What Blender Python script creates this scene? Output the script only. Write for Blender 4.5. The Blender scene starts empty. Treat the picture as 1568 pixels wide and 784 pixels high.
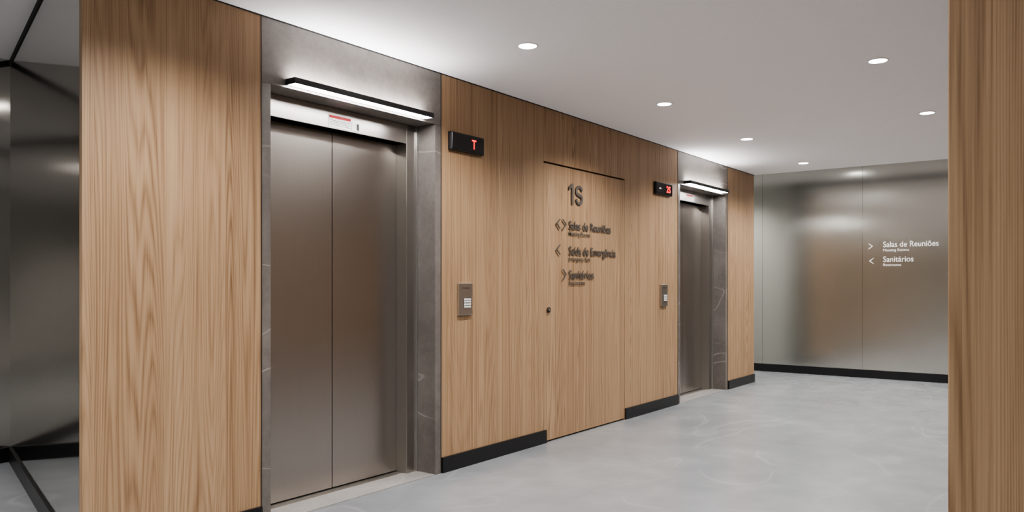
import bpy, math, random
from mathutils import Matrix, Vector
S=bpy.context.scene
COL=S.collection
H=2.58; HC=2.76; YW=3.36; CAMZ=1.22

# ---------------------------------------------------------------- materials
def mat(name):
    m=bpy.data.materials.new(name); m.use_nodes=True
    nt=m.node_tree; b=nt.nodes['Principled BSDF']
    return m,nt,b
def N(nt,t,**k):
    n=nt.nodes.new(t)
    for a,v in k.items(): setattr(n,a,v)
    return n
def L(nt,a,b): nt.links.new(a,b)
def math_(nt,op,a,b=None,c=None):
    n=N(nt,'ShaderNodeMath',operation=op)
    for i,v in enumerate((a,b,c)):
        if v is None: continue
        if isinstance(v,(int,float)): n.inputs[i].default_value=v
        else: L(nt,v,n.inputs[i])
    return n.outputs[0]
def comb(nt,x,y,z):
    n=N(nt,'ShaderNodeCombineXYZ')
    for i,v in enumerate((x,y,z)):
        if isinstance(v,(int,float)): n.inputs[i].default_value=v
        else: L(nt,v,n.inputs[i])
    return n.outputs[0]
def noise(nt,vec,scale=1,detail=2,rough=.5,dist=0):
    n=N(nt,'ShaderNodeTexNoise'); n.inputs['Scale'].default_value=scale
    n.inputs['Detail'].default_value=detail; n.inputs['Roughness'].default_value=rough
    n.inputs['Distortion'].default_value=dist
    L(nt,vec,n.inputs['Vector']); return n.outputs['Fac']
def ramp(nt,fac,stops):
    r=N(nt,'ShaderNodeValToRGB'); e=r.color_ramp.elements
    while len(e)<len(stops): e.new(.5)
    for i,(p,c) in enumerate(stops):
        e[i].position=p
        e[i].color=(c,c,c,1) if isinstance(c,(int,float)) else (*c,1)
    L(nt,fac,r.inputs[0]); return r.outputs[0]
def mix(nt,f,a,b,mode='MIX'):
    n=N(nt,'ShaderNodeMix',data_type='RGBA',blend_type=mode)
    if isinstance(f,(int,float)): n.inputs[0].default_value=f
    else: L(nt,f,n.inputs[0])
    for s,v in ((n.inputs[6],a),(n.inputs[7],b)):
        if isinstance(v,tuple): s.default_value=(*v,1)
        else: L(nt,v,s)
    return n.outputs[2]
def pos(nt):
    g=N(nt,'ShaderNodeNewGeometry'); s=N(nt,'ShaderNodeSeparateXYZ'); L(nt,g.outputs['Position'],s.inputs[0])
    return g.outputs['Position'],s.outputs[0],s.outputs[1],s.outputs[2]
def bump(nt,b,h,strength,dist=.002):
    n=N(nt,'ShaderNodeBump'); n.inputs['Strength'].default_value=strength; n.inputs['Distance'].default_value=dist
    L(nt,h,n.inputs['Height']); L(nt,n.outputs[0],b.inputs['Normal'])

def wood_mat(name,plank=.31,off=.0,tint=1.0):
    m,nt,b=mat(name); P,x,y,z=pos(nt)
    u=math_(nt,'ADD',math_(nt,'ADD',x,y),off)
    idx=math_(nt,'FLOOR',math_(nt,'DIVIDE',u,plank))
    wn=N(nt,'ShaderNodeTexWhiteNoise',noise_dimensions='1D'); L(nt,idx,wn.inputs['W']); r=wn.outputs['Value']
    r10=math_(nt,'MULTIPLY',r,37.0)
    c1=comb(nt,math_(nt,'MULTIPLY',u,6.0),r10,math_(nt,'ADD',math_(nt,'MULTIPLY',z,.19),r10))
    n1=noise(nt,c1,1,1.0,.3,.0)
    c1b=comb(nt,math_(nt,'MULTIPLY',u,30),r10,math_(nt,'MULTIPLY',z,.8))
    n1b=noise(nt,c1b,1,2,.5)
    ph=math_(nt,'ADD',math_(nt,'MULTIPLY',n1,250),math_(nt,'MULTIPLY',n1b,6.0))
    s=math_(nt,'ADD',math_(nt,'MULTIPLY',math_(nt,'SINE',ph),.5),.5)
    s=math_(nt,'POWER',s,.6)
    pm=noise(nt,comb(nt,math_(nt,'MULTIPLY',u,3.2),r10,math_(nt,'MULTIPLY',z,.5)),1,1,.5)
    s=math_(nt,'MULTIPLY',math_(nt,'SUBTRACT',s,.62),ramp(nt,pm,[(.40,.25),(.60,1.0)]))
    cf=comb(nt,math_(nt,'MULTIPLY',u,260),r10,math_(nt,'MULTIPLY',z,2.6))
    fib=noise(nt,cf,1,3,.6)
    cf2=comb(nt,math_(nt,'MULTIPLY',u,42),r10,math_(nt,'MULTIPLY',z,.25))
    st=noise(nt,cf2,1,3,.6)
    v=math_(nt,'ADD',math_(nt,'MULTIPLY',s,.20),math_(nt,'MULTIPLY',fib,.42))
    v=math_(nt,'ADD',v,math_(nt,'MULTIPLY',st,.50))
    v=math_(nt,'ADD',v,math_(nt,'MULTIPLY',r,.08))
    t=tint
    col=ramp(nt,v,[(.27,(.180*t,.103*t,.054*t)),(.52,(.342*t,.222*t,.129*t)),(.81,(.450*t,.312*t,.197*t))])
    L(nt,col,b.inputs['Base Color']); b.inputs['Roughness'].default_value=.5
    b.inputs['Specular IOR Level'].default_value=.35
    bump(nt,b,fib,.12,.001)
    return m

def steel_mat(name,col,rough,tangent,an=.6,brush=.12):
    m,nt,b=mat(name); P,x,y,z=pos(nt)
    u=math_(nt,'ADD',x,y)
    c=comb(nt,math_(nt,'MULTIPLY',u,2.0),0.0,math_(nt,'MULTIPLY',z,2.0))
    big=noise(nt,c,1,2,.5)
    c2=comb(nt,math_(nt,'MULTIPLY',u,420),0.0,math_(nt,'MULTIPLY',z,2.5))
    fine=noise(nt,c2,1,2,.6)
    base=mix(nt,fine,tuple(k*(1-brush*2.5) for k in col),col)
    L(nt,base,b.inputs['Base Color'])
    b.inputs['Metallic'].default_value=1
    L(nt,math_(nt,'ADD',math_(nt,'MULTIPLY',big,.03),math_(nt,'ADD',math_(nt,'MULTIPLY',fine,.03),rough-.03)),b.inputs['Roughness'])
    b.inputs['Anisotropic'].default_value=an
    tv=comb(nt,*[float(k) for k in tangent]); L(nt,tv,b.inputs['Tangent'])
    return m

def stone_mat(name,a,bc,vein=(.44,.40,.37),rough=.38,vs=1.0):
    m,nt,b=mat(name); P,x,y,z=pos(nt)
    n1=noise(nt,P,1.8,6,.62,.4); n2=noise(nt,P,35,4,.6)
    v=math_(nt,'ADD',math_(nt,'MULTIPLY',n1,.75),math_(nt,'MULTIPLY',n2,.25))
    col=ramp(nt,v,[(.35,a),(.65,bc)])
    mp=N(nt,'ShaderNodeMapping'); mp.inputs['Rotation'].default_value=(.3,.55,.5); mp.inputs['Scale'].default_value=(.8*vs,.8*vs,2.2*vs); L(nt,P,mp.inputs[0])
    nn=noise(nt,mp.outputs[0],.95,1.5,.45,.15)
    d=math_(nt,'ABSOLUTE',math_(nt,'SUBTRACT',nn,.5))
    ln=ramp(nt,d,[(0.0,1.0),(.0030,0.0)])
    mk=ramp(nt,noise(nt,P,1.7,2),[(.34,0.0),(.48,1.0)])
    f=math_(nt,'MULTIPLY',math_(nt,'MULTIPLY',ln,mk),.5)
    L(nt,mix(nt,f,col,vein),b.inputs['Base Color'])
    b.inputs['Roughness'].default_value=rough
    bump(nt,b,n2,.06,.001)
    return m

def plain(name,col,rough=.5,metal=0,spec=.5):
    m,nt,b=mat(name); P,x,y,z=pos(nt)
    n=noise(nt,P,60,3)
    L(nt,mix(nt,n,tuple(k*.96 for k in col),tuple(min(1,k*1.04) for k in col)),b.inputs['Base Color'])
    b.inputs['Roughness'].default_value=rough; b.inputs['Metallic'].default_value=metal
    b.inputs['Specular IOR Level'].default_value=spec
    return m
def emis(name,col,st):
    m,nt,b=mat(name); b.inputs['Base Color'].default_value=(*col,1)
    b.inputs['Emission Color'].default_value=(*col,1); b.inputs['Emission Strength'].default_value=st
    return m

WOOD=wood_mat('oak_veneer')
WOOD2=wood_mat('oak_veneer_door',plank=.43,off=.11)
WOODR=wood_mat('oak_veneer_pillar',plank=.4,off=.17,tint=.84)
WOODD=wood_mat('oak_veneer_darkened',plank=.4,off=.17,tint=.45)  # oak darkened on the unseen opposite wall to strengthen the gradient reflected in the doors
STEEL_D=steel_mat('brushed_steel_door',(.45,.415,.382),.29,(0,0,1),.25,.05)
STEEL_F=steel_mat('brushed_steel_frame',(.50,.475,.445),.32,(0,0,1),.3,.05)
STEEL_W=steel_mat('brushed_steel_wall',(.66,.655,.61),.22,(0,1,0),.8,.03)
STEEL_L=steel_mat('polished_steel_wall',(.66,.64,.61),.08,(0,1,0),.3,.03)
STEEL_E=steel_mat('polished_steel_end_wall',(.62,.60,.57),.10,(1,0,0),.3,.03)
STONE=stone_mat('grey_marble',(.103,.091,.083),(.188,.168,.153))
SILL=stone_mat('light_marble',(.22,.21,.20),(.31,.295,.28))
BLACK=plain('black_lacquer',(.006,.006,.007),.35)
DARK=plain('dark_backing',(.012,.011,.010),.7)
CEIL=plain('white_plaster',(.88,.86,.865),.8,0,.2)
PLASTER=plain('grey_plaster',(.55,.55,.54),.7,0,.2)
TRIMM=plain('dark_trim_metal',(.12,.11,.10),.4,1)
SEAM=plain('seam_backing_metal',(.40,.39,.37),.4,1)
BLAMP=plain('black_anodised',(.01,.01,.011),.4)
GLASSB=plain('black_glass',(.004,.004,.005),.12)
LETTER=plain('letter_steel',(.12,.108,.096),.4,.4)
LETTERW=plain('letter_white',(.85,.85,.83),.5)
PANEL=plain('satin_nickel',(.60,.59,.575),.3,1)
BUT=plain('button_white',(.75,.75,.74),.4)
INK=plain('ink_dark',(.03,.03,.03),.6)
REDINK=plain('label_red',(.55,.05,.06),.6)
PAPER=plain('label_white',(.8,.79,.77),.6)
RED=emis('led_red',(1,.01,.015),2.2)
WHITELED=emis('led_white_small',(1,1,1),1.2)
STRIP=emis('led_strip',(1,.985,.98),45)
STRIPUP=emis('led_strip_up',(1,.98,.97),72)
DISC=emis('downlight_disc',(1,.98,.95),30)
RING=plain('downlight_ring',(.8,.8,.8),.5)

def floor_mat():
    m,nt,b=mat('grey_porcelain'); P,x,y,z=pos(nt)
    n1=noise(nt,P,.8,2,.5,.3); n2=noise(nt,P,3.5,4,.55,.3)
    v=math_(nt,'ADD',math_(nt,'MULTIPLY',n1,.55),math_(nt,'MULTIPLY',n2,.45))
    col=ramp(nt,v,[(.36,(.180,.189,.201)),(.52,(.205,.215,.227)),(.66,(.236,.246,.258))])
    def veins(rot,sc,th,o,amt,lo=.54,hi=.66):
        mp=N(nt,'ShaderNodeMapping'); mp.inputs['Location'].default_value=(o,o*2,0)
        mp.inputs['Rotation'].default_value=(0,0,rot); mp.inputs['Scale'].default_value=(.5,1.0,1); L(nt,P,mp.inputs[0])
        nn=noise(nt,mp.outputs[0],sc,1.5,.4,.1)
        d=math_(nt,'ABSOLUTE',math_(nt,'SUBTRACT',nn,.5))
        ln=ramp(nt,d,[(0.0,1.0),(th,0.0)])
        mk=ramp(nt,noise(nt,P,1.3+o*.03,1),[(lo,0.0),(hi,1.0)])
        return math_(nt,'MULTIPLY',math_(nt,'MULTIPLY',ln,mk),amt)
    col=mix(nt,veins(.5,1.2,.006,0,.22,.46,.6),col,(.40,.41,.42))
    col=mix(nt,veins(-.7,1.0,.006,5,.20,.46,.6),col,(.40,.41,.42))
    col=mix(nt,veins(1.1,.8,.035,8,.10,.42,.6),col,(.40,.41,.42))
    def joint(c,o,w):
        f=math_(nt,'FRACT',math_(nt,'DIVIDE',math_(nt,'ADD',c,o),w))
        return math_(nt,'LESS_THAN',f,.003/w)
    j=math_(nt,'MAXIMUM',joint(x,20.36,1.2),joint(y,20.44,1.2))
    col=mix(nt,math_(nt,'MULTIPLY',j,.35),col,(.12,.13,.14))
    L(nt,col,b.inputs['Base Color'])
    L(nt,math_(nt,'ADD',math_(nt,'MULTIPLY',n2,.06),.21),b.inputs['Roughness'])
    b.inputs['Specular IOR Level'].default_value=.55
    return m
FLOOR=floor_mat()

# ---------------------------------------------------------------- geometry helpers
def boxes(name,bl,m,parent=None,bevel=0):
    """bl: list of (x0,x1,y0,y1,z0,z1)"""
    vs=[];fs=[]
    for (x0,x1,y0,y1,z0,z1) in bl:
        o=len(vs)
        vs+=[(x0,y0,z0),(x1,y0,z0),(x1,y1,z0),(x0,y1,z0),(x0,y0,z1),(x1,y0,z1),(x1,y1,z1),(x0,y1,z1)]
        fs+=[tuple(o+i for i in f) for f in ((0,3,2,1),(4,5,6,7),(0,1,5,4),(1,2,6,5),(2,3,7,6),(3,0,4,7))]
    me=bpy.data.meshes.new(name); me.from_pydata(vs,[],fs); me.update()
    me.materials.append(m)
    o=bpy.data.objects.new(name,me); COL.objects.link(o)
    if bevel:
        md=o.modifiers.new('b','BEVEL'); md.width=bevel; md.segments=2
    if parent: attach(o,parent)
    return o
def attach(o,p):
    o.parent=p; o.matrix_parent_inverse=Matrix.Translation(-p.location)
def empty(name,loc):
    e=bpy.data.objects.new(name,None); e.location=loc; e.empty_display_size=.1; COL.objects.link(e); return e
def prism(name,pts,z0,z1,m):
    n=len(pts); vs=[(x,y,z0) for x,y in pts]+[(x,y,z1) for x,y in pts]
    fs=[tuple(range(n-1,-1,-1)),tuple(range(n,2*n))]+[(i,(i+1)%n,n+(i+1)%n,n+i) for i in range(n)]
    me=bpy.data.meshes.new(name); me.from_pydata(vs,[],fs); me.update(); me.materials.append(m)
    o=bpy.data.objects.new(name,me); COL.objects.link(o); return o
def cyl(name,c,r,d,axis,m,parent=None,seg=40,r2=None):
    vs=[];fs=[]
    r2=r if r2 is None else r2
    for k,(s,rr) in enumerate(((-.5,r),(.5,r2))):
        for i in range(seg):
            a=2*math.pi*i/seg; p=(rr*math.cos(a),rr*math.sin(a),s*d)
            if axis=='Y': p=(p[0],p[2],p[1])
            vs.append((c[0]+p[0],c[1]+p[1],c[2]+p[2]))
    fs=[tuple(range(seg-1,-1,-1)),tuple(range(seg,2*seg))]+[(i,(i+1)%seg,seg+(i+1)%seg,seg+i) for i in range(seg)]
    me=bpy.data.meshes.new(name); me.from_pydata(vs,[],fs); me.update(); me.materials.append(m)
    o=bpy.data.objects.new(name,me); COL.objects.link(o)
    if parent: attach(o,parent)
    return o
def text(name,body,loc,cap,width,m,parent,rot=(math.pi/2,0,0),ext=.003,bold=0.0):
    c=bpy.data.curves.new(name,'FONT'); c.body=body; c.size=cap/.70; c.extrude=ext; c.offset=bold
    c.materials.append(m)
    o=bpy.data.objects.new(name,c); o.rotation_euler=rot; o.location=loc; COL.objects.link(o)
    bpy.context.view_layer.update()
    w=o.dimensions.x
    if width and w>0: o.scale.x=width/w
    attach(o,parent); return o
def poly_sign(name,shapes,y0,dep,m,parent):
    """shapes: list of closed (x,z) quads; extruded towards -Y"""
    vs=[];fs=[]
    for q in shapes:
        o=len(vs);n=len(q)
        vs+=[(a,y0,b_) for a,b_ in q]+[(a,y0-dep,b_) for a,b_ in q]
        fs+=[tuple(o+i for i in range(n)),tuple(o+n+i for i in range(n-1,-1,-1))]
        fs+=[(o+i,o+(i+1)%n,o+n+(i+1)%n,o+n+i) for i in range(n)]
    me=bpy.data.meshes.new(name); me.from_pydata(vs,[],fs); me.update(); me.materials.append(m)
    o=bpy.data.objects.new(name,me); COL.objects.link(o); attach(o,parent); return o
def stroke(pts,w):
    out=[];P=[Vector(p) for p in pts]
    L_=[];R_=[]
    for i,p in enumerate(P):
        a=(P[i]-P[i-1]).normalized() if i>0 else (P[1]-P[0]).normalized()
        c=(P[i+1]-P[i]).normalized() if i<len(P)-1 else a
        t=(a+c).normalized(); n=Vector((-t.y,t.x)); k=w/2/max(.4,n.dot(Vector((-a.y,a.x))))
        L_.append(p+n*k);R_.append(p-n*k)
    for i in range(len(P)-1):
        out.append([tuple(L_[i]),tuple(L_[i+1]),tuple(R_[i+1]),tuple(R_[i])])
    return out
def chevron(name,u0,u1,z0,z1,left,m,parent,plane,th=.012,dep=.006):
    zc=(z0+z1)/2
    tip,op=(u0,u1) if left else (u1,u0)
    s=1 if left else -1
    pts=[(op,z1),(tip,zc),(op,z0),(op+s*th,z0),(tip+s*th*1.3,zc),(op+s*th,z1)]
    vs=[]
    for dd in (0,dep):
        for (u,z) in pts:
            vs.append((u,plane[1]-dd,z) if plane[0]=='Y' else (plane[1]-dd,-u,z))
    n=6
    fs=[(0,1,4,5),(1,2,3,4),(6,11,10,7),(7,10,9,8)]+[(i,(i+1)%n,n+(i+1)%n,n+i) for i in range(n)]
    me=bpy.data.meshes.new(name); me.from_pydata(vs,[],fs); me.update(); me.materials.append(m)
    o=bpy.data.objects.new(name,me); COL.objects.link(o); attach(o,parent); return o

# ---------------------------------------------------------------- room shell
XL,XR=-3.0,10.92; YB=-3.2; YF=7.2
boxes('floor',[(XL-.2,XR+.2,YB-.2,YF+.2,-.12,0)],FLOOR)
E1=(2.423,3.787); E2=(7.394,8.769)
XA,XZ=1.552,9.648
boxes('ceiling',[(XL,XZ,YB,YW+.02,H,H+.10)],CEIL)
boxes('ceiling_corridor',[(XL-.2,XR+.2,YB-.2,YF+.2,HC,HC+.12)],CEIL)
g=.003
D0,D1,DT=4.967,6.267,2.165
panels=[(XA,E1[0],0.0,H),
        (E1[1],4.293-g/3,0,H),(4.293+g/3,D0-g/2,0,H),
        (D0+g/2,D1,DT,H),
        (D1+g/2,E2[0],0,H),
        (E2[1],XZ,0,H)]
boxes('wall_elevator',[(a,b,YW,YW+.025,z0,z1) for a,b,z0,z1 in panels],WOOD)
boxes('wall_elevator_core',[(XA+.22,E1[0],YW+.026,YW+.32,0,HC),(E1[1],E2[0],YW+.06,YW+.32,0,HC),(E2[1],XZ-.001,YW+.026,YW+.32,0,HC),
      (E1[0],E1[1],YW+.30,YW+.42,0,HC),(E2[0],E2[1],YW+.30,YW+.42,0,HC),
      (E1[1],D0-.02,YW+.026,YW+.06,0,HC),(D1+.02,E2[0],YW+.026,YW+.06,0,HC),(D0-.02,D1+.02,YW+.026,YW+.06,DT+.02,HC)],DARK)
seam=[6.3,4.99,3.68,2.372,1.062,-.25,-1.6,-3.2]
boxes('wall_far',[(XR,XR+.03,seam[i+1]+.001,seam[i]-.001,0,HC) for i in range(len(seam)-1)],STEEL_W)
boxes('wall_far_core',[(XR+.031,XR+.15,-3.4,YF,0,HC)],SEAM)
boxes('baseboard_far',[(XR-.015,XR,-3.1,6.2,0,.105)],BLACK)
boxes('wall_shaft_side',[(XZ-.12,XZ,YW+.33,6.3,0,HC)],PLASTER)
boxes('wall_corridor_end',[(XZ-.12,XR+.15,6.3,6.45,0,HC)],PLASTER)
pA=(1.552,3.386); pB=(2.28,5.97)
prism('wall_oblique',[pA,pB,(pB[0]+.12,pB[1]-.01),(pA[0]+.12,pA[1]+.01)],0,HC,STEEL_L)
dx,dy=pB[0]-pA[0],pB[1]-pA[1]; ll=math.hypot(dx,dy); nx,ny=-dy/ll,dx/ll
prism('baseboard_oblique',[(pA[0]+nx*.012,pA[1]+.001),(pB[0]+nx*.012,pB[1]-.001),(pB[0],pB[1]-.001),(pA[0],pA[1]+.001)],0,.10,BLACK)
prism('trim_1',[(pA[0]+nx*.006,pA[1]+.001),(pB[0]+nx*.006,pB[1]-.001),(pB[0],pB[1]-.001),(pA[0],pA[1]+.001)],HC-.04,HC,DARK)
boxes('wall_left_end',[(XL,2.5,5.97,6.09,0,HC)],STEEL_E)
boxes('baseboard_left_end',[(XL,2.26,5.955,5.97,0,.10)],BLACK)
boxes('wall_side',[(XL-.12,XL,YB,6.09,0,HC)],PLASTER)
boxes('wall_back',[(XL,2.1,YB-.12,YB,0,HC)],PLASTER)
PX,PY=1.925,.245
boxes('wall_opposite_end',[(PX,PX+.30,-.10,PY,0,H)],WOODR,bevel=.003)
boxes('wall_opposite',[(PX+.301,XZ,-.10,PY,0,H)],WOODD)
boxes('wall_opposite_return',[(PX,PX+.16,YB,-.101,0,H)],WOODR)
boxes('wall_corridor_back',[(XZ,XR,-2.0,-1.9,0,HC)],PLASTER)
boxes('baseboard_opposite',[(PX+.02,XZ,PY,PY+.012,0,.10)],BLACK)
boxes('baseboard_elevator',[(XA,E1[0],YW-.014,YW,0,.10),(E1[1]+.004,4.990,YW-.014,YW,0,.10),
      (D1+.004,E2[0],YW-.014,YW,0,.10),(E2[1]+.004,XZ,YW-.014,YW,0,.10)],BLACK)
boxes('trim_2',[(XA,XZ,YW-.004,YW-.0005,H-.006,H)],DARK)

# ---------------------------------------------------------------- service door
sd=empty('service_door',((D0+D1)/2,YW,0))
boxes('leaf',[(D0+.005,D1-.004,YW+.002,YW+.042,.012,DT-.013)],WOOD2,sd)
boxes('frame',[(D0-.012,D0,YW+.027,YW+.055,0,DT),(D1,D1+.012,YW+.027,YW+.055,0,DT),(D0,D1,YW+.044,YW+.055,0,DT)],DARK,sd)
cyl('lock_rose',(5.03,YW-.004,1.02),.021,.012,'Y',TRIMM,sd)
cyl('lock_cylinder',(5.03,YW-.013,1.02),.011,.012,'Y',PANEL,sd)

# ---------------------------------------------------------------- elevators
def elevator(x0,num):
    o=x0-2.423; X=lambda v:v+o
    e=empty('elevator',(X(3.105),YW,0))
    y0=YW
    ft=2.243
    boxes('stone_header',[(X(2.427),X(3.783),y0,y0+.29,ft,H)],STONE,e)
    boxes('stone_jamb_left',[(X(2.427),X(2.481),y0,y0+.29,0,ft-.0015)],STONE,e)
    boxes('stone_jamb_right',[(X(3.729),X(3.783),y0,y0+.29,0,ft-.0015)],STONE,e)
    boxes('edge_trim',[(X(2.423),X(2.427),y0-.003,y0+.02,0,H),(X(3.783),X(3.787),y0-.003,y0+.02,0,H)],TRIMM,e)
    ys=y0+.16; yd=y0+.255
    boxes('steel_frame',[(X(2.481),X(2.57),ys,yd+.02,0,ft-.002),(X(3.635),X(3.729),ys,yd+.02,0,ft-.002),
                         (X(2.57),X(3.635),ys,yd+.02,2.12,ft-.002)],STEEL_F,e,bevel=.002)
    boxes('frame_edge_light_trim',[(X(3.720),X(3.7285),ys-.012,ys-.001,0,ft-.002)],PANEL,e)
    boxes('door_leaf_left',[(X(2.571),X(3.0995),yd,yd+.03,.012,2.119)],STEEL_D,e)
    boxes('door_leaf_right',[(X(3.1055),X(3.634),yd,yd+.03,.012,2.119)],STEEL_D,e)
    boxes('door_gap',[(X(3.09),X(3.115),yd+.031,yd+.04,.0,2.119)],DARK,e)
    boxes('sill_stone',[(X(2.483),X(3.727),y0+.0,yd-.06,0.0005,.004)],SILL,e)
    boxes('sill_track',[(X(2.573),X(3.633),yd-.058,yd+.03,0.0005,.006)],PANEL,e)
    boxes('label',[(X(2.995),X(3.165),ys-.002,ys-.0003,2.130,2.200)],PAPER,e)
    boxes('label_header',[(X(2.999),X(3.161),ys-.003,ys-.002,2.181,2.196)],REDINK,e)
    boxes('label_lines',[(X(3.003),X(3.157),ys-.003,ys-.002,z,z+.0025) for z in (2.140,2.149,2.158,2.167)],TRIMM,e)
    boxes('number_plate',[(X(3.172),X(3.215),ys-.002,ys-.0003,2.132,2.180)],PAPER,e)
    text('number',num,(X(3.184),ys-.003,2.139),.036,.018,INK,e,ext=.0005,bold=.001)
    l=empty('linear_wall_lamp',(X(3.10),YW,2.27))
    a,b=X(2.570),X(3.630); yf=YW-.080; zb,zt=2.257,2.285
    boxes('front_plate',[(a,b,yf,yf+.005,zb-.003,zt)],BLAMP,l,bevel=.001)
    boxes('end_caps',[(a,a+.006,yf+.005,YW-.001,zb-.003,zt),(b-.006,b,yf+.005,YW-.001,zb-.003,zt)],BLAMP,l)
    boxes('body',[(a+.006,b-.006,yf+.006,YW-.022,zb+.006,zt-.002)],BLAMP,l)
    boxes('wall_plate',[(a+.01,b-.01,YW-.005,YW-.0005,zb,zb+.018)],BLAMP,l)
    boxes('brackets',[(a+.1,a+.13,YW-.022,YW-.005,zb+.006,zt-.006),(b-.13,b-.1,YW-.022,YW-.005,zb+.006,zt-.006)],BLAMP,l)
    boxes('diffuser_down',[(a+.012,b-.012,yf+.010,YW-.012,zb-.001,zb+.005)],STRIP,l)
    boxes('diffuser_up',[(a+.03,b-.03,yf+.025,YW-.026,zt-.0015,zt+.001)],STRIPUP,l)
elevator(2.423,'1'); elevator(7.394,'2')

# ---------------------------------------------------------------- floor indicators
def indicator(xa,xb,z0,z1,txt,tx,tw):
    e=empty('floor_indicator_display',((xa+xb)/2,YW,(z0+z1)/2))
    boxes('housing',[(xa,xb,YW-.030,YW-.0005,z0,z1)],BLAMP,e,bevel=.003)
    boxes('screen',[(xa+.008,xb-.008,YW-.033,YW-.030,z0+.008,z1-.008)],GLASSB,e,bevel=.001)
    text('digits',txt,(tx,YW-.035,z0+.028),.062,tw,RED,e,ext=.0005,bold=.001)
    return e
indicator(3.853,4.195,2.098,2.216,'T',4.058,.045)
e=indicator(6.845,7.205,2.090,2.206,'2S',7.06,.09)
text('arrow','-',(6.90,YW-.035,2.13),.05,.035,WHITELED,e,ext=.0005)

# ---------------------------------------------------------------- call panels
def callpanel(xa,xb,z0,z1):
    e=empty('elevator_call_panel',((xa+xb)/2,YW,(z0+z1)/2))
    boxes('plate',[(xa,xb,YW-.018,YW-.0005,z0,z1)],PANEL,e,bevel=.002)
    w=xb-xa; cx=(xa+xb)/2+.012; zc=(z0+z1)/2-.025
    boxes('bezel',[(cx-.038,cx+.038,YW-.020,YW-.018,zc-.034,zc+.034)],TRIMM,e)
    bl=[]
    for i in range(3):
        for j in range(4):
            u=cx-.034+i*.024; v=zc-.031+j*.0165
            bl.append((u,u+.019,YW-.024,YW-.020,v,v+.012))
    boxes('buttons',bl,BUT,e)
    boxes('slot',[(xa+.03,xb-.03,YW-.0195,YW-.018,z1-.035,z1-.03)],INK,e)
callpanel(3.945,4.085,1.012,1.226); callpanel(6.985,7.125,1.005,1.215)

# ---------------------------------------------------------------- wayfinding sign on the door
s=empty('wayfinding_sign',(5.6,YW,1.6))
ly=YW-.006
w_=.026
one=[[(5.358,1.864),(5.385,1.864),(5.385,2.030),(5.358,2.030)],
     [(5.318,1.972),(5.3575,1.998),(5.3575,2.030),(5.318,2.002)]]
cx,rx_,zt_,zb_=5.475,.045,2.014,1.877
zm=(zt_+zb_)/2; pts=[]
for a in range(10,181,17): pts.append((cx+rx_*math.cos(math.radians(a)),zt_-.04+.040*math.sin(math.radians(a))))
pts+=[(cx-rx_,zm+.022),(cx-rx_*.7,zm+.008),(cx+rx_*.7,zm-.008),(cx+rx_,zm-.022)]
for a in range(0,171,17): pts.append((cx+rx_*math.cos(math.radians(-a)),zb_+.04-.040*math.sin(math.radians(a))))
poly_sign('level',one+stroke(pts,w_*.9),YW-.003,.007,LETTER,s)
def row(z,zs,t,tw,sub,sw):
    text('line',t,(5.318,ly,z),.068,tw,LETTER,s,ext=.0015,bold=.001)
    text('subline',sub,(5.318,ly,zs),.034,sw,LETTER,s,ext=.001,bold=.0004)
row(1.662,1.612,"Salas de Reuniões",.68,"Meeting Rooms",.33)
row(1.458,1.408,"Saída de Emergência",.77,"Emergency Exit",.33)
row(1.265,1.214,"Sanitários",.39,"Restrooms",.25)
pl=('Y',YW-.006)
chevron('arrow_1',5.130,5.180,1.655,1.735,True,LETTER,s,pl,dep=.006)
chevron('arrow_2',5.232,5.282,1.655,1.735,False,LETTER,s,pl,dep=.006)
chevron('arrow_3',5.130,5.180,1.452,1.532,True,LETTER,s,pl,dep=.006)
chevron('arrow_4',5.232,5.282,1.258,1.338,False,LETTER,s,pl,dep=.006)
s2=empty('wayfinding_sign',(XR,1.8,1.6))
rx=(math.pi/2,0,-math.pi/2); lx=XR-.004
def row2(z,zs,t,tw,sub,sw):
    text('line',t,(lx,2.125,z),.070,tw,LETTERW,s2,rx,.002,.0002)
    text('subline',sub,(lx,2.125,zs),.032,sw,LETTERW,s2,rx,.001)
row2(1.695,1.640,"Salas de Reuniões",.63,"Meeting Rooms",.30)
row2(1.505,1.452,"Sanitários",.35,"Restrooms",.21)
pl=('X',XR-.001)
chevron('arrow_1',-2.29,-2.245,1.675,1.745,False,LETTERW,s2,pl,.011,.003)
chevron('arrow_2',-2.29,-2.245,1.485,1.555,True,LETTERW,s2,pl,.011,.003)

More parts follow.
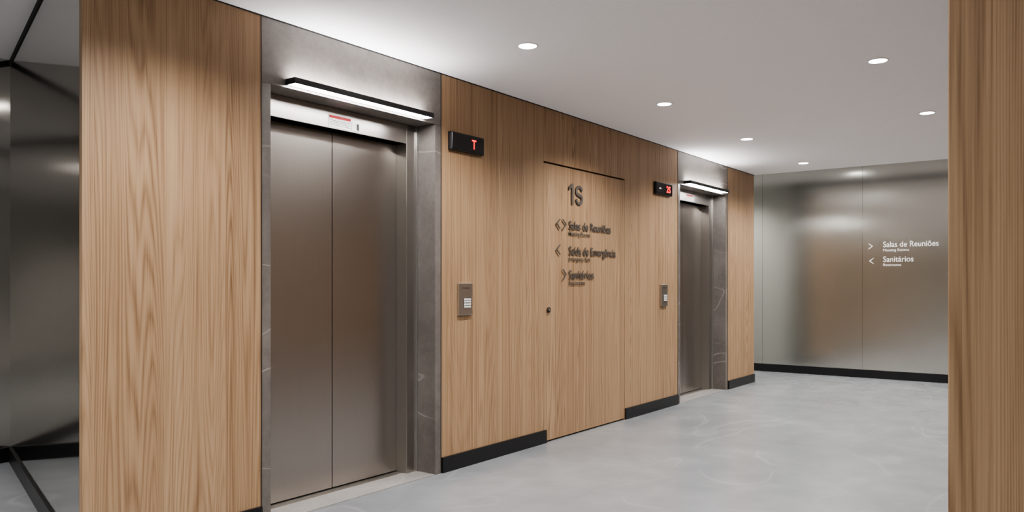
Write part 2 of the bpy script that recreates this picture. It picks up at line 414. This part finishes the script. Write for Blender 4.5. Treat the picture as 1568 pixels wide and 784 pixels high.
# ---------------------------------------------------------------- downlights
def downlight(x,y,z,power,size=2.5):
    e=empty('recessed_downlight',(x,y,z))
    seg=40; vs=[];fs=[]
    for rr,zz in ((.062,0),(.062,-.003),(.052,-.004),(.050,0)):
        for i in range(seg):
            a=2*math.pi*i/seg; vs.append((x+rr*math.cos(a),y+rr*math.sin(a),z+zz))
    for k in range(3):
        for i in range(seg):
            fs.append((k*seg+i,k*seg+(i+1)%seg,(k+1)*seg+(i+1)%seg,(k+1)*seg+i))
    me=bpy.data.meshes.new('ring'); me.from_pydata(vs,[],fs); me.materials.append(RING)
    o=bpy.data.objects.new('ring',me); COL.objects.link(o); attach(o,e)
    cyl('lens',(x,y,z-.0015),.050,.002,'Z',DISC,e)
    l=bpy.data.lights.new('downlight_beam','SPOT'); l.energy=power; l.spot_size=size; l.spot_blend=.8
    l.shadow_soft_size=.05; l.color=(1,.97,.94)
    lo=bpy.data.objects.new('beam',l); lo.location=(x,y,z-.012); COL.objects.link(lo); attach(lo,e)
PW=135
for x in (.07,1.855,3.643,5.43,7.20,9.01): downlight(x,2.575,H,PW)
for x in (.0,1.55,3.35,5.15,6.95,8.75): downlight(x,1.03 if x>.5 else .9,H,PW)
for x in (-1.6,0.0): downlight(x,-1.2,H,PW)  # unseen fill lights added behind the camera, built as downlights
for y in (.9,2.575,4.6): downlight(10.28,y,HC,PW*1.2)  # added fill for the far corridor, hidden above the lower ceiling
for x in (-1.0,1.0): downlight(x,4.9,HC,PW*1.2)  # out-of-view fixtures added to brighten the left corridor

w=bpy.data.worlds.new('World'); S.world=w; w.use_nodes=True
w.node_tree.nodes['Background'].inputs[0].default_value=(.8,.85,1,1)
w.node_tree.nodes['Background'].inputs[1].default_value=.05

cam=bpy.data.cameras.new('Camera'); co=bpy.data.objects.new('Camera',cam); COL.objects.link(co)
co.location=(0,0,CAMZ); co.rotation_euler=(math.pi/2,0,math.radians(36.4-90))
cam.sensor_width=36; cam.lens=27.48; cam.shift_y=.0274; cam.clip_start=.02
S.camera=co
S.view_settings.view_transform='AgX'
S.view_settings.look='AgX - Medium High Contrast'
S.view_settings.exposure=0.38
